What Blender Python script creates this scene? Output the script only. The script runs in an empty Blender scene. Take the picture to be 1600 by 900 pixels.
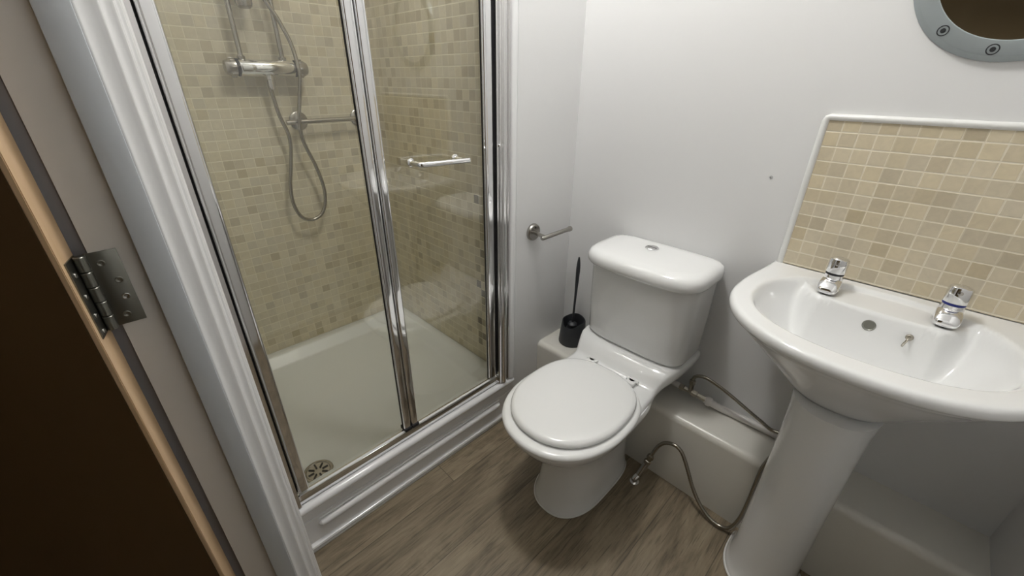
import bpy, bmesh, math, random
from mathutils import Vector, Matrix
random.seed(4)
scene = bpy.context.scene
COL = scene.collection

# ------------------------------------------------------------------ camera
cam_data = bpy.data.cameras.new('camera')
cam = bpy.data.objects.new('camera', cam_data)
COL.objects.link(cam)
cam.location = (0.9542, -1.2733, 1.275)
cam.rotation_euler = (math.radians(63.248), math.radians(-0.4585), math.radians(45.325))
cam_data.sensor_width = 36.0
cam_data.lens = 14.478
cam_data.clip_start = 0.02
scene.camera = cam

# ------------------------------------------------------------------ light
world = bpy.data.worlds.new('world')
scene.world = world
world.use_nodes = True
world.node_tree.nodes['Background'].inputs[0].default_value = (0.9, 0.95, 1.0, 1)
world.node_tree.nodes['Background'].inputs[1].default_value = 0.0
LIGHT_POS = (0.28, -0.58, 2.30)
LIGHT_POWER = 19.5
ld = bpy.data.lights.new('ceiling_lamp_light', 'POINT')
ld.energy = LIGHT_POWER
ld.color = (1.0, 0.985, 0.955)
ld.shadow_soft_size = 0.075
lo = bpy.data.objects.new('ceiling_lamp_light', ld)
COL.objects.link(lo)
lo.location = LIGHT_POS
scene.view_settings.view_transform = 'Standard'
scene.view_settings.look = 'None'
scene.view_settings.gamma = 1.0
scene.view_settings.use_curve_mapping = False
scene.view_settings.exposure = 0.47
scene.cycles.max_bounces = 14
scene.cycles.transparent_max_bounces = 16
scene.cycles.glossy_bounces = 6
scene.cycles.caustics_reflective = False
scene.cycles.caustics_refractive = False

# ------------------------------------------------------------------ materials
def new_mat(name):
    m = bpy.data.materials.new(name)
    m.use_nodes = True
    nt = m.node_tree
    return m, nt, nt.nodes['Principled BSDF']

def N(nt, typ, **kw):
    n = nt.nodes.new(typ)
    for k, v in kw.items():
        setattr(n, k, v)
    return n

def math_node(nt, op, a, b=None, c=None):
    n = N(nt, 'ShaderNodeMath', operation=op)
    for i, v in enumerate((a, b, c)):
        if v is None: continue
        if isinstance(v, (int, float)): n.inputs[i].default_value = v
        else: nt.links.new(v, n.inputs[i])
    return n.outputs[0]

def position(nt):
    g = N(nt, 'ShaderNodeNewGeometry')
    return g.outputs['Position']

def plain(name, col, rough=0.4, metal=0.0, spec=0.5, bump=0.0, bscale=60, coat=0.0, var=0.0):
    m, nt, p = new_mat(name)
    p.inputs['Base Color'].default_value = (*col, 1)
    p.inputs['Roughness'].default_value = rough
    p.inputs['Metallic'].default_value = metal
    p.inputs['Specular IOR Level'].default_value = spec
    p.inputs['Coat Weight'].default_value = coat
    p.inputs['Coat Roughness'].default_value = 0.05
    pos = position(nt)
    if bump or var:
        nz = N(nt, 'ShaderNodeTexNoise')
        nz.inputs['Scale'].default_value = bscale
        nz.inputs['Detail'].default_value = 4
        nt.links.new(pos, nz.inputs['Vector'])
        if bump:
            b = N(nt, 'ShaderNodeBump')
            b.inputs['Strength'].default_value = bump
            b.inputs['Distance'].default_value = 0.002
            nt.links.new(nz.outputs['Fac'], b.inputs['Height'])
            nt.links.new(b.outputs[0], p.inputs['Normal'])
        if var:
            r = N(nt, 'ShaderNodeMix', data_type='RGBA')
            nt.links.new(nz.outputs['Fac'], r.inputs['Factor'])
            r.inputs['A'].default_value = (*[c * (1 - var) for c in col], 1)
            r.inputs['B'].default_value = (*[min(1, c * (1 + var)) for c in col], 1)
            nt.links.new(r.outputs['Result'], p.inputs['Base Color'])
    return m

M = {}
M['wall'] = plain('painted_wall', (0.765, 0.765, 0.762), 0.55, spec=0.3, bump=0.12, bscale=35)
M['ceiling'] = plain('painted_ceiling', (0.82, 0.82, 0.81), 0.8)
M['gloss_white'] = plain('gloss_white_paint', (0.76, 0.76, 0.755), 0.25, bump=0.05, bscale=40)
M['stop_paint'] = plain('cool_lit_white_stop_paint', (0.57, 0.60, 0.63), 0.4, bump=0.08, bscale=60)  # white stop paint; blue-grey base holds the cool light falling on it
M['upvc'] = plain('white_plastic_moulding', (0.86, 0.86, 0.865), 0.16)
M['jamb_paint'] = plain('satin_white_jamb_paint', (0.66, 0.635, 0.60), 0.4, bump=0.06, bscale=40)
M['hall_side_shade'] = plain('shaded_hall_side_paint', (0.35, 0.34, 0.35), 0.5)  # hall-side edge in the door gap; its shade is put into the grey
M['boxing'] = plain('cream_boxing', (0.74, 0.72, 0.66), 0.25, bump=0.04, bscale=25)
M['ceramic'] = plain('white_glazed_ceramic', (0.84, 0.845, 0.84), 0.07, coat=0.3)
M['seat'] = plain('white_seat_plastic', (0.88, 0.885, 0.875), 0.16)
M['plastic_white'] = plain('white_pipe_plastic', (0.74, 0.71, 0.68), 0.35)
M['chrome'] = plain('chrome', (0.80, 0.80, 0.81), 0.07, metal=1.0)
M['bright_alu'] = plain('bright_anodised_aluminium', (0.74, 0.73, 0.73), 0.12, metal=1.0)
M['steel_hose'] = plain('steel_hose', (0.36, 0.335, 0.29), 0.25, metal=1.0)
M['brushed'] = plain('brushed_steel', (0.42, 0.40, 0.37), 0.25, metal=1.0)
M['hinge'] = plain('dull_hinge_steel', (0.25, 0.25, 0.225), 0.34, metal=1.0)
M['hinge_screw'] = plain('screw_steel', (0.45, 0.44, 0.42), 0.25, metal=1.0)
M['dark'] = plain('dark_recess', (0.012, 0.012, 0.012), 0.5)
M['rubber'] = plain('black_rubber_seal', (0.01, 0.01, 0.012), 0.6)
M['black_plastic'] = plain('charcoal_plastic', (0.032, 0.034, 0.039), 0.45)
M['mirror'] = plain('mirror_silver', (0.85, 0.85, 0.84), 0.02, metal=1.0)
M['mirror_frame'] = plain('satin_grey_frame', (0.36, 0.40, 0.41), 0.38, metal=0.35)
M['mark'] = plain('black_ring_mark', (0.015, 0.016, 0.018), 0.5)
M['blue'] = plain('blue_ring', (0.02, 0.03, 0.22), 0.3)
M['brass'] = plain('brass_fitting', (0.45, 0.42, 0.36), 0.25, metal=1.0)
M['silicone'] = plain('white_silicone', (0.78, 0.78, 0.76), 0.3)
M['tray'] = plain('white_acrylic_tray', (0.85, 0.87, 0.85), 0.32)
M['lamp'] = plain('opal_lamp_glass', (0.85, 0.85, 0.85), 0.4)
M['plug_grey'] = plain('grey_wall_plug', (0.55, 0.55, 0.56), 0.5)

def wood_face(name, dark, light, rough, axis_scale):
    m, nt, p = new_mat(name)
    pos = position(nt)
    mp = N(nt, 'ShaderNodeMapping')
    mp.inputs['Scale'].default_value = axis_scale
    nt.links.new(pos, mp.inputs['Vector'])
    nz = N(nt, 'ShaderNodeTexNoise')
    nz.inputs['Scale'].default_value = 1.0
    nz.inputs['Detail'].default_value = 6
    nt.links.new(mp.outputs[0], nz.inputs['Vector'])
    mx = N(nt, 'ShaderNodeMix', data_type='RGBA')
    mx.inputs['A'].default_value = (*dark, 1)
    mx.inputs['B'].default_value = (*light, 1)
    nt.links.new(nz.outputs['Fac'], mx.inputs['Factor'])
    nt.links.new(mx.outputs['Result'], p.inputs['Base Color'])
    p.inputs['Roughness'].default_value = rough
    return m
M['door'] = wood_face('dark_brown_door_veneer', (0.055, 0.026, 0.006), (0.10, 0.056, 0.016), 0.6, (6, 6, 1.2))
M['lipping'] = wood_face('pale_timber_lipping', (0.56, 0.37, 0.19), (0.78, 0.58, 0.39), 0.5, (60, 60, 5))
M['hall'] = wood_face('brown_hall_panelling', (0.20, 0.135, 0.055), (0.27, 0.19, 0.085), 0.6, (8, 8, 1))

def glass_mat():
    m, nt, p = new_mat('clear_shower_glass')
    nt.nodes.remove(p)
    out = nt.nodes['Material Output']
    tr = N(nt, 'ShaderNodeBsdfTransparent')
    tr.inputs[0].default_value = (0.985, 0.985, 0.965, 1)
    gl = N(nt, 'ShaderNodeBsdfGlossy')
    gl.inputs['Roughness'].default_value = 0.01
    # Schlick reflectance, the same from either side of the pane
    g = N(nt, 'ShaderNodeNewGeometry')
    dp = N(nt, 'ShaderNodeVectorMath', operation='DOT_PRODUCT')
    nt.links.new(g.outputs['Normal'], dp.inputs[0]); nt.links.new(g.outputs['Incoming'], dp.inputs[1])
    c1 = math_node(nt, 'SUBTRACT', 1.0, math_node(nt, 'ABSOLUTE', dp.outputs['Value']))
    fr = math_node(nt, 'ADD', 0.085, math_node(nt, 'MULTIPLY', math_node(nt, 'POWER', c1, 5.0), 0.915))
    mx = N(nt, 'ShaderNodeMixShader')
    nt.links.new(fr, mx.inputs[0])
    nt.links.new(tr.outputs[0], mx.inputs[1])
    nt.links.new(gl.outputs[0], mx.inputs[2])
    nt.links.new(mx.outputs[0], out.inputs['Surface'])
    return m
M['glass'] = glass_mat()

def mosaic(name, axis, pitch, off, base, dark, grout, dark_share, groutw=0.07, rough=0.3, accents=None, upright=0.6):
    """small square stone tiles; axis is the wall's horizontal world axis"""
    m, nt, p = new_mat(name)
    L = nt.links
    sep = N(nt, 'ShaderNodeSeparateXYZ')
    L.new(position(nt), sep.inputs[0])
    u = math_node(nt, 'DIVIDE', math_node(nt, 'SUBTRACT', sep.outputs[axis], off[0]), pitch)
    v = math_node(nt, 'DIVIDE', math_node(nt, 'SUBTRACT', sep.outputs['Z'], off[1]), pitch)
    fu, fv = math_node(nt, 'FLOOR', u), math_node(nt, 'FLOOR', v)
    ru, rv = math_node(nt, 'FRACT', u), math_node(nt, 'FRACT', v)
    cell = N(nt, 'ShaderNodeCombineXYZ')
    L.new(fu, cell.inputs[0]); L.new(fv, cell.inputs[1]); cell.inputs[2].default_value = 3.7
    wn = N(nt, 'ShaderNodeTexWhiteNoise', noise_dimensions='3D')
    L.new(cell.outputs[0], wn.inputs['Vector'])
    cs = N(nt, 'ShaderNodeSeparateColor')
    L.new(wn.outputs['Color'], cs.inputs[0])
    # distance to tile edge, slightly wobbly
    nz0 = N(nt, 'ShaderNodeTexNoise'); nz0.inputs['Scale'].default_value = 90
    L.new(position(nt), nz0.inputs['Vector'])
    wob = math_node(nt, 'MULTIPLY', math_node(nt, 'SUBTRACT', nz0.outputs['Fac'], 0.5), 0.05)
    du = math_node(nt, 'MINIMUM', ru, math_node(nt, 'SUBTRACT', 1.0, ru))
    dv = math_node(nt, 'MINIMUM', rv, math_node(nt, 'SUBTRACT', 1.0, rv))
    def joint(dd, k):
        mr = N(nt, 'ShaderNodeMapRange', interpolation_type='SMOOTHSTEP')
        mr.inputs['From Min'].default_value = groutw * 0.55
        mr.inputs['From Max'].default_value = groutw * 1.25
        mr.inputs['To Min'].default_value = 1 - k
        L.new(math_node(nt, 'ADD', dd, wob), mr.inputs['Value'])
        return mr.outputs['Result']
    # upright joints are thinner and smeared over on some tiles
    keep = math_node(nt, 'GREATER_THAN', cs.outputs[1], 0.45)
    jv = joint(du, upright)
    jv = math_node(nt, 'MAXIMUM', jv, math_node(nt, 'MULTIPLY', math_node(nt, 'SUBTRACT', 1.0, keep), 0.75))
    tilemask = math_node(nt, 'MINIMUM', jv, joint(dv, 1.0))
    # tile tone
    mix1 = N(nt, 'ShaderNodeMix', data_type='RGBA')
    mix1.inputs['A'].default_value = (*base, 1)
    mix1.inputs['B'].default_value = (*dark, 1)
    step = N(nt, 'ShaderNodeMapRange')
    step.inputs['From Min'].default_value = 1 - dark_share * 1.6
    step.inputs['From Max'].default_value = 1.0
    L.new(cs.outputs[0], step.inputs['Value'])
    L.new(step.outputs['Result'], mix1.inputs['Factor'])
    # veining, shifted per tile
    va = N(nt, 'ShaderNodeVectorMath', operation='MULTIPLY_ADD')
    L.new(wn.outputs['Color'], va.inputs[0]); va.inputs[1].default_value = (7, 7, 7)
    L.new(position(nt), va.inputs[2])
    nz = N(nt, 'ShaderNodeTexNoise'); nz.inputs['Scale'].default_value = 55; nz.inputs['Detail'].default_value = 5
    nz.inputs['Distortion'].default_value = 1.2
    L.new(va.outputs[0], nz.inputs['Vector'])
    val = math_node(nt, 'ADD', 0.80, math_node(nt, 'MULTIPLY', nz.outputs['Fac'], 0.22))
    val = math_node(nt, 'ADD', val, math_node(nt, 'MULTIPLY', cs.outputs[1], 0.14))
    hsv = N(nt, 'ShaderNodeHueSaturation')
    L.new(mix1.outputs['Result'], hsv.inputs['Color'])
    L.new(val, hsv.inputs['Value'])
    L.new(math_node(nt, 'ADD', 0.90, math_node(nt, 'MULTIPLY', cs.outputs[2], 0.2)), hsv.inputs['Saturation'])
    col = hsv.outputs['Color']
    if accents:
        # a few dark brown accent tiles in a band of columns
        lo_, hi_, share = accents
        inb = math_node(nt, 'MULTIPLY', math_node(nt, 'GREATER_THAN', sep.outputs[axis], lo_), math_node(nt, 'LESS_THAN', sep.outputs[axis], hi_))
        inb = math_node(nt, 'MULTIPLY', inb, math_node(nt, 'GREATER_THAN', cs.outputs[2], 1 - share))
        inb = math_node(nt, 'MULTIPLY', inb, math_node(nt, 'LESS_THAN', sep.outputs['Z'], 0.93))
        mixa = N(nt, 'ShaderNodeMix', data_type='RGBA')
        L.new(inb, mixa.inputs['Factor']); L.new(col, mixa.inputs['A'])
        acc = N(nt, 'ShaderNodeMix', data_type='RGBA')
        acc.inputs['A'].default_value = (0.07, 0.05, 0.03, 1); acc.inputs['B'].default_value = (0.46, 0.40, 0.26, 1)
        L.new(math_node(nt, 'MINIMUM', math_node(nt, 'MULTIPLY', cs.outputs[1], 1.5), 1.0), acc.inputs['Factor'])
        L.new(acc.outputs['Result'], mixa.inputs['B'])
        col = mixa.outputs['Result']
    mix2 = N(nt, 'ShaderNodeMix', data_type='RGBA')
    mix2.inputs['A'].default_value = (*grout, 1)
    L.new(col, mix2.inputs['B'])
    L.new(tilemask, mix2.inputs['Factor'])
    L.new(mix2.outputs['Result'], p.inputs['Base Color'])
    p.inputs['Roughness'].default_value = rough
    b = N(nt, 'ShaderNodeBump'); b.inputs['Strength'].default_value = 0.55; b.inputs['Distance'].default_value = 0.0012
    h = math_node(nt, 'ADD', tilemask, math_node(nt, 'MULTIPLY', nz.outputs['Fac'], 0.25))
    L.new(h, b.inputs['Height']); L.new(b.outputs[0], p.inputs['Normal'])
    return m
BEIGE, BEIGE_D = (0.655, 0.575, 0.42), (0.54, 0.46, 0.315)
SH, SH_D, SH_G = (0.71, 0.645, 0.475), (0.54, 0.47, 0.315), (0.84, 0.785, 0.61)
M['mosaic_splash'] = mosaic('mosaic_splashback', 'X', 0.0335, (0.7345, 0.8385), BEIGE, BEIGE_D, (0.80, 0.735, 0.60), 0.25, 0.05, upright=0.8)
M['mosaic_x'] = mosaic('mosaic_shower_side', 'X', 0.0335, (-0.82, 0.21), SH, SH_D, SH_G, 0.22, 0.05, accents=(-0.175, -0.1, 0.42))
M['mosaic_y'] = mosaic('mosaic_shower_rear', 'Y', 0.0335, (-0.343, 0.21), SH, SH_D, SH_G, 0.2, 0.05)

def floor_mat():
    m, nt, p = new_mat('grey_brown_wood_floor')
    L = nt.links
    sep = N(nt, 'ShaderNodeSeparateXYZ'); pos = position(nt); L.new(pos, sep.inputs[0])
    W, LEN = 0.19, 1.22
    u = math_node(nt, 'DIVIDE', math_node(nt, 'ADD', sep.outputs['X'], 0.085), W)
    fu = math_node(nt, 'FLOOR', u); ru = math_node(nt, 'FRACT', u)
    wn0 = N(nt, 'ShaderNodeTexWhiteNoise', noise_dimensions='1D'); L.new(fu, wn0.inputs['W'])
    v = math_node(nt, 'ADD', math_node(nt, 'DIVIDE', sep.outputs['Y'], LEN), math_node(nt, 'MULTIPLY', wn0.outputs['Value'], 1.0))
    fv = math_node(nt, 'FLOOR', v); rv = math_node(nt, 'FRACT', v)
    cell = N(nt, 'ShaderNodeCombineXYZ'); L.new(fu, cell.inputs[0]); L.new(fv, cell.inputs[1])
    wn = N(nt, 'ShaderNodeTexWhiteNoise', noise_dimensions='3D'); L.new(cell.outputs[0], wn.inputs['Vector'])
    va = N(nt, 'ShaderNodeVectorMath', operation='MULTIPLY_ADD')
    L.new(wn.outputs['Color'], va.inputs[0]); va.inputs[1].default_value = (3, 9, 5); L.new(pos, va.inputs[2])
    # coarse figure with distortion
    mp1 = N(nt, 'ShaderNodeMapping'); mp1.inputs['Scale'].default_value = (10, 2.2, 1); L.new(va.outputs[0], mp1.inputs['Vector'])
    n1 = N(nt, 'ShaderNodeTexNoise'); n1.inputs['Scale'].default_value = 1.0; n1.inputs['Detail'].default_value = 7; n1.inputs['Roughness'].default_value = 0.62; n1.inputs['Distortion'].default_value = 1.8
    L.new(mp1.outputs[0], n1.inputs['Vector'])
    # fine grain streaks
    mp2 = N(nt, 'ShaderNodeMapping'); mp2.inputs['Scale'].default_value = (120, 9, 1); L.new(va.outputs[0], mp2.inputs['Vector'])
    n2 = N(nt, 'ShaderNodeTexNoise'); n2.inputs['Scale'].default_value = 1.0; n2.inputs['Detail'].default_value = 4; n2.inputs['Distortion'].default_value = 0.4
    L.new(mp2.outputs[0], n2.inputs['Vector'])
    # knots
    mp3 = N(nt, 'ShaderNodeMapping'); mp3.inputs['Scale'].default_value = (7, 3.2, 1); L.new(va.outputs[0], mp3.inputs['Vector'])
    vo = N(nt, 'ShaderNodeTexVoronoi'); vo.inputs['Scale'].default_value = 1.0; L.new(mp3.outputs[0], vo.inputs['Vector'])
    kn = N(nt, 'ShaderNodeMapRange', interpolation_type='SMOOTHSTEP'); kn.inputs['From Min'].default_value = 0.02; kn.inputs['From Max'].default_value = 0.13
    kn.inputs['To Min'].default_value = 0.25; kn.inputs['To Max'].default_value = 1.0; L.new(vo.outputs['Distance'], kn.inputs['Value'])
    f = math_node(nt, 'ADD', math_node(nt, 'MULTIPLY', n1.outputs['Fac'], 0.75), math_node(nt, 'MULTIPLY', n2.outputs['Fac'], 0.34))
    f = math_node(nt, 'SUBTRACT', f, 0.045)
    ramp = N(nt, 'ShaderNodeValToRGB')
    ramp.color_ramp.elements[0].position = 0.30; ramp.color_ramp.elements[0].color = (0.098, 0.074, 0.047, 1)
    ramp.color_ramp.elements[1].position = 0.72; ramp.color_ramp.elements[1].color = (0.335, 0.275, 0.19, 1)
    e = ramp.color_ramp.elements.new(0.5); e.color = (0.228, 0.182, 0.122, 1)
    L.new(f, ramp.inputs[0])
    mp4 = N(nt, 'ShaderNodeMapping'); mp4.inputs['Scale'].default_value = (260, 11, 1); L.new(va.outputs[0], mp4.inputs['Vector'])
    n4 = N(nt, 'ShaderNodeTexNoise'); n4.inputs['Scale'].default_value = 1.0; n4.inputs['Detail'].default_value = 2; L.new(mp4.outputs[0], n4.inputs['Vector'])
    pore = N(nt, 'ShaderNodeMapRange', interpolation_type='SMOOTHSTEP'); pore.inputs['From Min'].default_value = 0.30; pore.inputs['From Max'].default_value = 0.44
    pore.inputs['To Min'].default_value = 0.62; L.new(n4.outputs['Fac'], pore.inputs['Value'])
    gap = math_node(nt, 'MINIMUM', math_node(nt, 'MULTIPLY', math_node(nt, 'MINIMUM', ru, math_node(nt, 'SUBTRACT', 1.0, ru)), W),
                    math_node(nt, 'MULTIPLY', math_node(nt, 'MINIMUM', rv, math_node(nt, 'SUBTRACT', 1.0, rv)), LEN))
    gm = N(nt, 'ShaderNodeMapRange', interpolation_type='SMOOTHSTEP'); gm.inputs['From Min'].default_value = 0.0; gm.inputs['From Max'].default_value = 0.0022
    gm.inputs['To Min'].default_value = 0.42; L.new(gap, gm.inputs['Value'])
    tone = math_node(nt, 'ADD', 0.98, math_node(nt, 'MULTIPLY', wn.outputs['Value'], 0.28))
    k = math_node(nt, 'MULTIPLY', math_node(nt, 'MULTIPLY', math_node(nt, 'MULTIPLY', gm.outputs['Result'], pore.outputs['Result']), kn.outputs['Result']), tone)
    hsv = N(nt, 'ShaderNodeHueSaturation'); L.new(ramp.outputs[0], hsv.inputs['Color']); L.new(k, hsv.inputs['Value'])
    L.new(hsv.outputs[0], p.inputs['Base Color'])
    p.inputs['Roughness'].default_value = 0.42
    b = N(nt, 'ShaderNodeBump'); b.inputs['Strength'].default_value = 0.25; b.inputs['Distance'].default_value = 0.001
    L.new(math_node(nt, 'ADD', n2.outputs['Fac'], gm.outputs['Result']), b.inputs['Height']); L.new(b.outputs[0], p.inputs['Normal'])
    return m
M['floor'] = floor_mat()

# ------------------------------------------------------------------ mesh helpers
def box(bm, x0, x1, y0, y1, z0, z1, bevel=0.0, seg=2):
    r = bmesh.ops.create_cube(bm, size=1.0)
    vs = r['verts']
    for v in vs:
        v.co = Vector(((x0 + x1) / 2 + v.co.x * (x1 - x0), (y0 + y1) / 2 + v.co.y * (y1 - y0), (z0 + z1) / 2 + v.co.z * (z1 - z0)))
    if bevel:
        es = list({e for v in vs for e in v.link_edges})
        bmesh.ops.bevel(bm, geom=es, offset=bevel, segments=seg, affect='EDGES', profile=0.5)

def smooth_path(pts, n=8):
    pts = [Vector(p) for p in pts]
    out = []
    for i in range(len(pts) - 1):
        p0 = pts[max(i - 1, 0)]; p1 = pts[i]; p2 = pts[i + 1]; p3 = pts[min(i + 2, len(pts) - 1)]
        for k in range(n):
            t = k / n
            out.append(0.5 * ((2 * p1) + (p2 - p0) * t + (2 * p0 - 5 * p1 + 4 * p2 - p3) * t * t + (3 * p1 - p0 - 3 * p2 + p3) * t ** 3))
    out.append(pts[-1])
    return out

def loft(bm, rings, cap0=True, cap1=True, closed=True):
    vr = [[bm.verts.new(p) for p in r] for r in rings]
    n = len(rings[0])
    for a, b in zip(vr[:-1], vr[1:]):
        for i in range(n if closed else n - 1):
            j = (i + 1) % n
            bm.faces.new((a[i], a[j], b[j], b[i]))
    if cap0: bm.faces.new(list(reversed(vr[0])))
    if cap1: bm.faces.new(vr[-1])
    return vr

def tube(bm, pts, r, seg=14, rib=None):
    pts = [Vector(p) for p in pts]
    n = len(pts)
    t0 = (pts[1] - pts[0]).normalized()
    up = Vector((0, 0, 1)) if abs(t0.z) < 0.9 else Vector((1, 0, 0))
    nrm = t0.cross(up).normalized()
    rings = []
    for i, p in enumerate(pts):
        t = (pts[min(i + 1, n - 1)] - pts[max(i - 1, 0)]).normalized()
        nrm = (nrm - t * nrm.dot(t)).normalized()
        bn = t.cross(nrm)
        rr = r[i] if isinstance(r, (list, tuple)) else r
        if rib: rr = rr * (1 + rib * (1 if i % 2 else -1))
        rings.append([p + (nrm * math.cos(a) + bn * math.sin(a)) * rr for a in [2 * math.pi * k / seg for k in range(seg)]])
    loft(bm, rings)

def resample(pts, step):
    pts = [Vector(p) for p in pts]
    out = [pts[0]]; acc = 0.0
    for a, b in zip(pts[:-1], pts[1:]):
        L = (b - a).length
        if L == 0: continue
        d = step - acc
        while d <= L:
            out.append(a.lerp(b, d / L)); d += step
        acc = (acc + L) % step
    return out

def lathe(bm, prof, org, axis=(0, 0, 1), seg=32):
    """prof: list of (radius, height along axis)"""
    ax = Vector(axis).normalized()
    q = Vector((0, 0, 1)).rotation_difference(ax)
    o = Vector(org)
    rings = []
    for r, h in prof:
        rings.append([o + q @ Vector((max(r, 1e-5) * math.cos(a), max(r, 1e-5) * math.sin(a), h)) for a in [2 * math.pi * k / seg for k in range(seg)]])
    loft(bm, rings)

def tube_ring(bm, c, R, r, n=36, m=8):
    rings = []
    for k in range(n):
        a = 2 * math.pi * k / n
        rings.append([bm.verts.new(c + Vector(((R + r * math.cos(b)) * math.cos(a), -0.5 * r * math.sin(b), (R + r * math.cos(b)) * math.sin(a)))) for b in [2 * math.pi * j / m for j in range(m)]])
    for k in range(n):
        p, q = rings[k], rings[(k + 1) % n]
        for j in range(m):
            bm.faces.new((p[j], p[(j + 1) % m], q[(j + 1) % m], q[j]))

def extrude_profile(bm, prof, fn, a, b):
    """prof: closed 2-D polygon; fn(p, t) gives the 3-D point at either end"""
    loft(bm, [[fn(p, a) for p in prof], [fn(p, b) for p in prof]])

def sup(cx, yc, w, yF, yB, z, nf=2.2, nb=5.0, n=64):
    """closed plan outline: front half superellipse nf, rear half superellipse nb"""
    pts = []
    for k in range(n):
        a = 2 * math.pi * k / n
        c, s = math.cos(a), math.sin(a)
        front = s < 0
        e = 2.0 / (nf if front else nb)
        x = math.copysign(abs(c) ** e, c) * w
        y = math.copysign(abs(s) ** e, s) * ((yc - yF) if front else (yB - yc))
        pts.append(Vector((cx + x, yc + y, z)))
    return pts

def obj(name, bm, mat, parent=None, smooth=35, kind=None):
    bmesh.ops.recalc_face_normals(bm, faces=bm.faces[:])
    me = bpy.data.meshes.new(name)
    bm.to_mesh(me); bm.free()
    me.materials.append(M[mat] if isinstance(mat, str) else mat)
    if smooth:
        for p in me.polygons: p.use_smooth = True
        me.set_sharp_from_angle(angle=math.radians(smooth))
    o = bpy.data.objects.new(name, me)
    COL.objects.link(o)
    if parent is not None:
        o.parent = parent
        if parent.type == 'EMPTY':
            o.location = -Vector(parent.location)
    else:
        cs = [v.co for v in me.vertices]
        lo3 = Vector([min(c[i] for c in cs) for i in range(3)]); hi3 = Vector([max(c[i] for c in cs) for i in range(3)])
        base = Vector(((lo3.x + hi3.x) / 2, (lo3.y + hi3.y) / 2, lo3.z))
        me.transform(Matrix.Translation(-base))
        o.location = base
    if kind: o['kind'] = kind
    return o

def sub(name, bm, mat, parent, smooth=35):
    """part or sub-part under a mesh object (mesh given in the parent's world coordinates)"""
    o = obj(name, bm, mat, parent, smooth)
    off = Vector((0, 0, 0)); p = parent
    while p is not None:
        off += Vector(p.location); p = p.parent
    o.location = -off
    return o

def thing(name, label, cat, loc, group=None):
    o = bpy.data.objects.new(name, None)
    COL.objects.link(o)
    o.location = loc
    o.empty_display_size = 0.05
    tag(o, label, cat, group)
    return o

def tag(o, label, cat, group=None):
    o['label'] = label; o['category'] = cat
    if group: o['group'] = group
    return o

def bmn(): return bmesh.new()
def B(*a, **k):
    bm = bmn(); box(bm, *a, **k); return bm

# ================================================================== SETTING
XR, YF, YH, H = 1.336, -1.238, -1.311, 2.40     # right wall, door wall room face / hall face, ceiling
SB, SR, SL = -0.82, -0.343, -1.238              # shower rear, right, left wall faces
TZ = 0.21                                       # tray rim
XJ = 0.27                                       # hinge-side lining face
XO = 1.032                                      # latch-side lining face

obj('floor', B(-0.95, 1.45, -2.5, 0.1, -0.05, 0.0), 'floor', kind='structure')
obj('ceiling', B(-0.95, 1.45, -2.5, 0.1, H, H + 0.05), 'ceiling', kind='structure')
obj('wall_back', B(-0.0, 1.45, 0.0, 0.1, 0.0, H), 'wall', kind='structure')
obj('wall_left', B(-0.92, 0.0, SR + 0.008, 0.1, 0.0, H), 'wall', kind='structure')
obj('wall_right', B(XR, XR + 0.1, -1.311, 0.0, 0.0, H), 'wall', kind='structure')
obj('wall_shower_right', B(SB, 0.0, SR, SR + 0.008, 0.0, H), 'mosaic_x', kind='structure')
obj('wall_shower_rear', B(SB - 0.1, SB, SL - 0.1, SR + 0.008, 0.0, H), 'mosaic_y', kind='structure')
bm = bmn()
box(bm, SB, XJ - 0.02, YH, YF, 0.0, H)
obj('wall_front', bm, 'wall', kind='structure')
bm = bmn()
box(bm, XO + 0.02, XR, YH, YF, 0.0, H)
obj('wall_front_latch', bm, 'wall', kind='structure')
obj('wall_front_header', B(XJ - 0.02, XO + 0.02, YH, YF, 2.03, H), 'wall', kind='structure')
# hall beyond the doorway
obj('wall_hall_rear', B(-0.95, 1.45, -2.5, -2.4, 0.0, H), 'hall', kind='structure')
obj('wall_hall_left', B(-0.95, -0.85, -2.4, YH - 0.03, 0.0, H), 'hall', kind='structure')
obj('wall_hall_right', B(1.40, 1.45, -2.4, YH, 0.0, H), 'hall', kind='structure')

# boxing along the back wall, one profile with a rounded front top edge
def boxing(bm, x0, x1):
    d, h, r = 0.166, 0.288, 0.022
    prof = [(0, 0), (-d, 0), (-d, h - r)]
    for k in range(1, 9):
        a = math.pi - k * math.pi / 2 / 8
        prof.append((-d + r + r * math.cos(a), h - r + r * math.sin(a)))
    prof += [(0, h)]
    extrude_profile(bm, prof, lambda p, t: Vector((t, p[0], p[1])), x0, x1)
bm = bmn(); boxing(bm, 0.0, XR)
obj('trim_1', bm, 'boxing', kind='structure')

# plinth under the shower: moulded board with two bullnoses, silicone line on the floor
prof = [(-0.0165, 0.0), (0.008, 0.0), (0.008, 0.012), (0.0135, 0.014), (0.0155, 0.020), (0.0135, 0.026), (0.008, 0.028), (0.0045, 0.032), (0.0035, 0.040), (0.0035, 0.124), (0.0, 0.1255), (0.0, 0.129), (0.0045, 0.1305), (0.0045, 0.163), (0.0015, 0.165), (0.0015, 0.167)]
for k in range(11):
    a = -math.pi / 2 + k * math.pi / 10
    prof.append((0.004 + 0.015 * math.cos(a), 0.182 + 0.014 * math.sin(a)))
prof += [(-0.002, 0.1965), (-0.004, 0.200), (-0.0165, 0.200)]
bm = bmn(); extrude_profile(bm, prof, lambda p, t: Vector((p[0], t, p[1])), YF, SR + 0.02)
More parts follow.
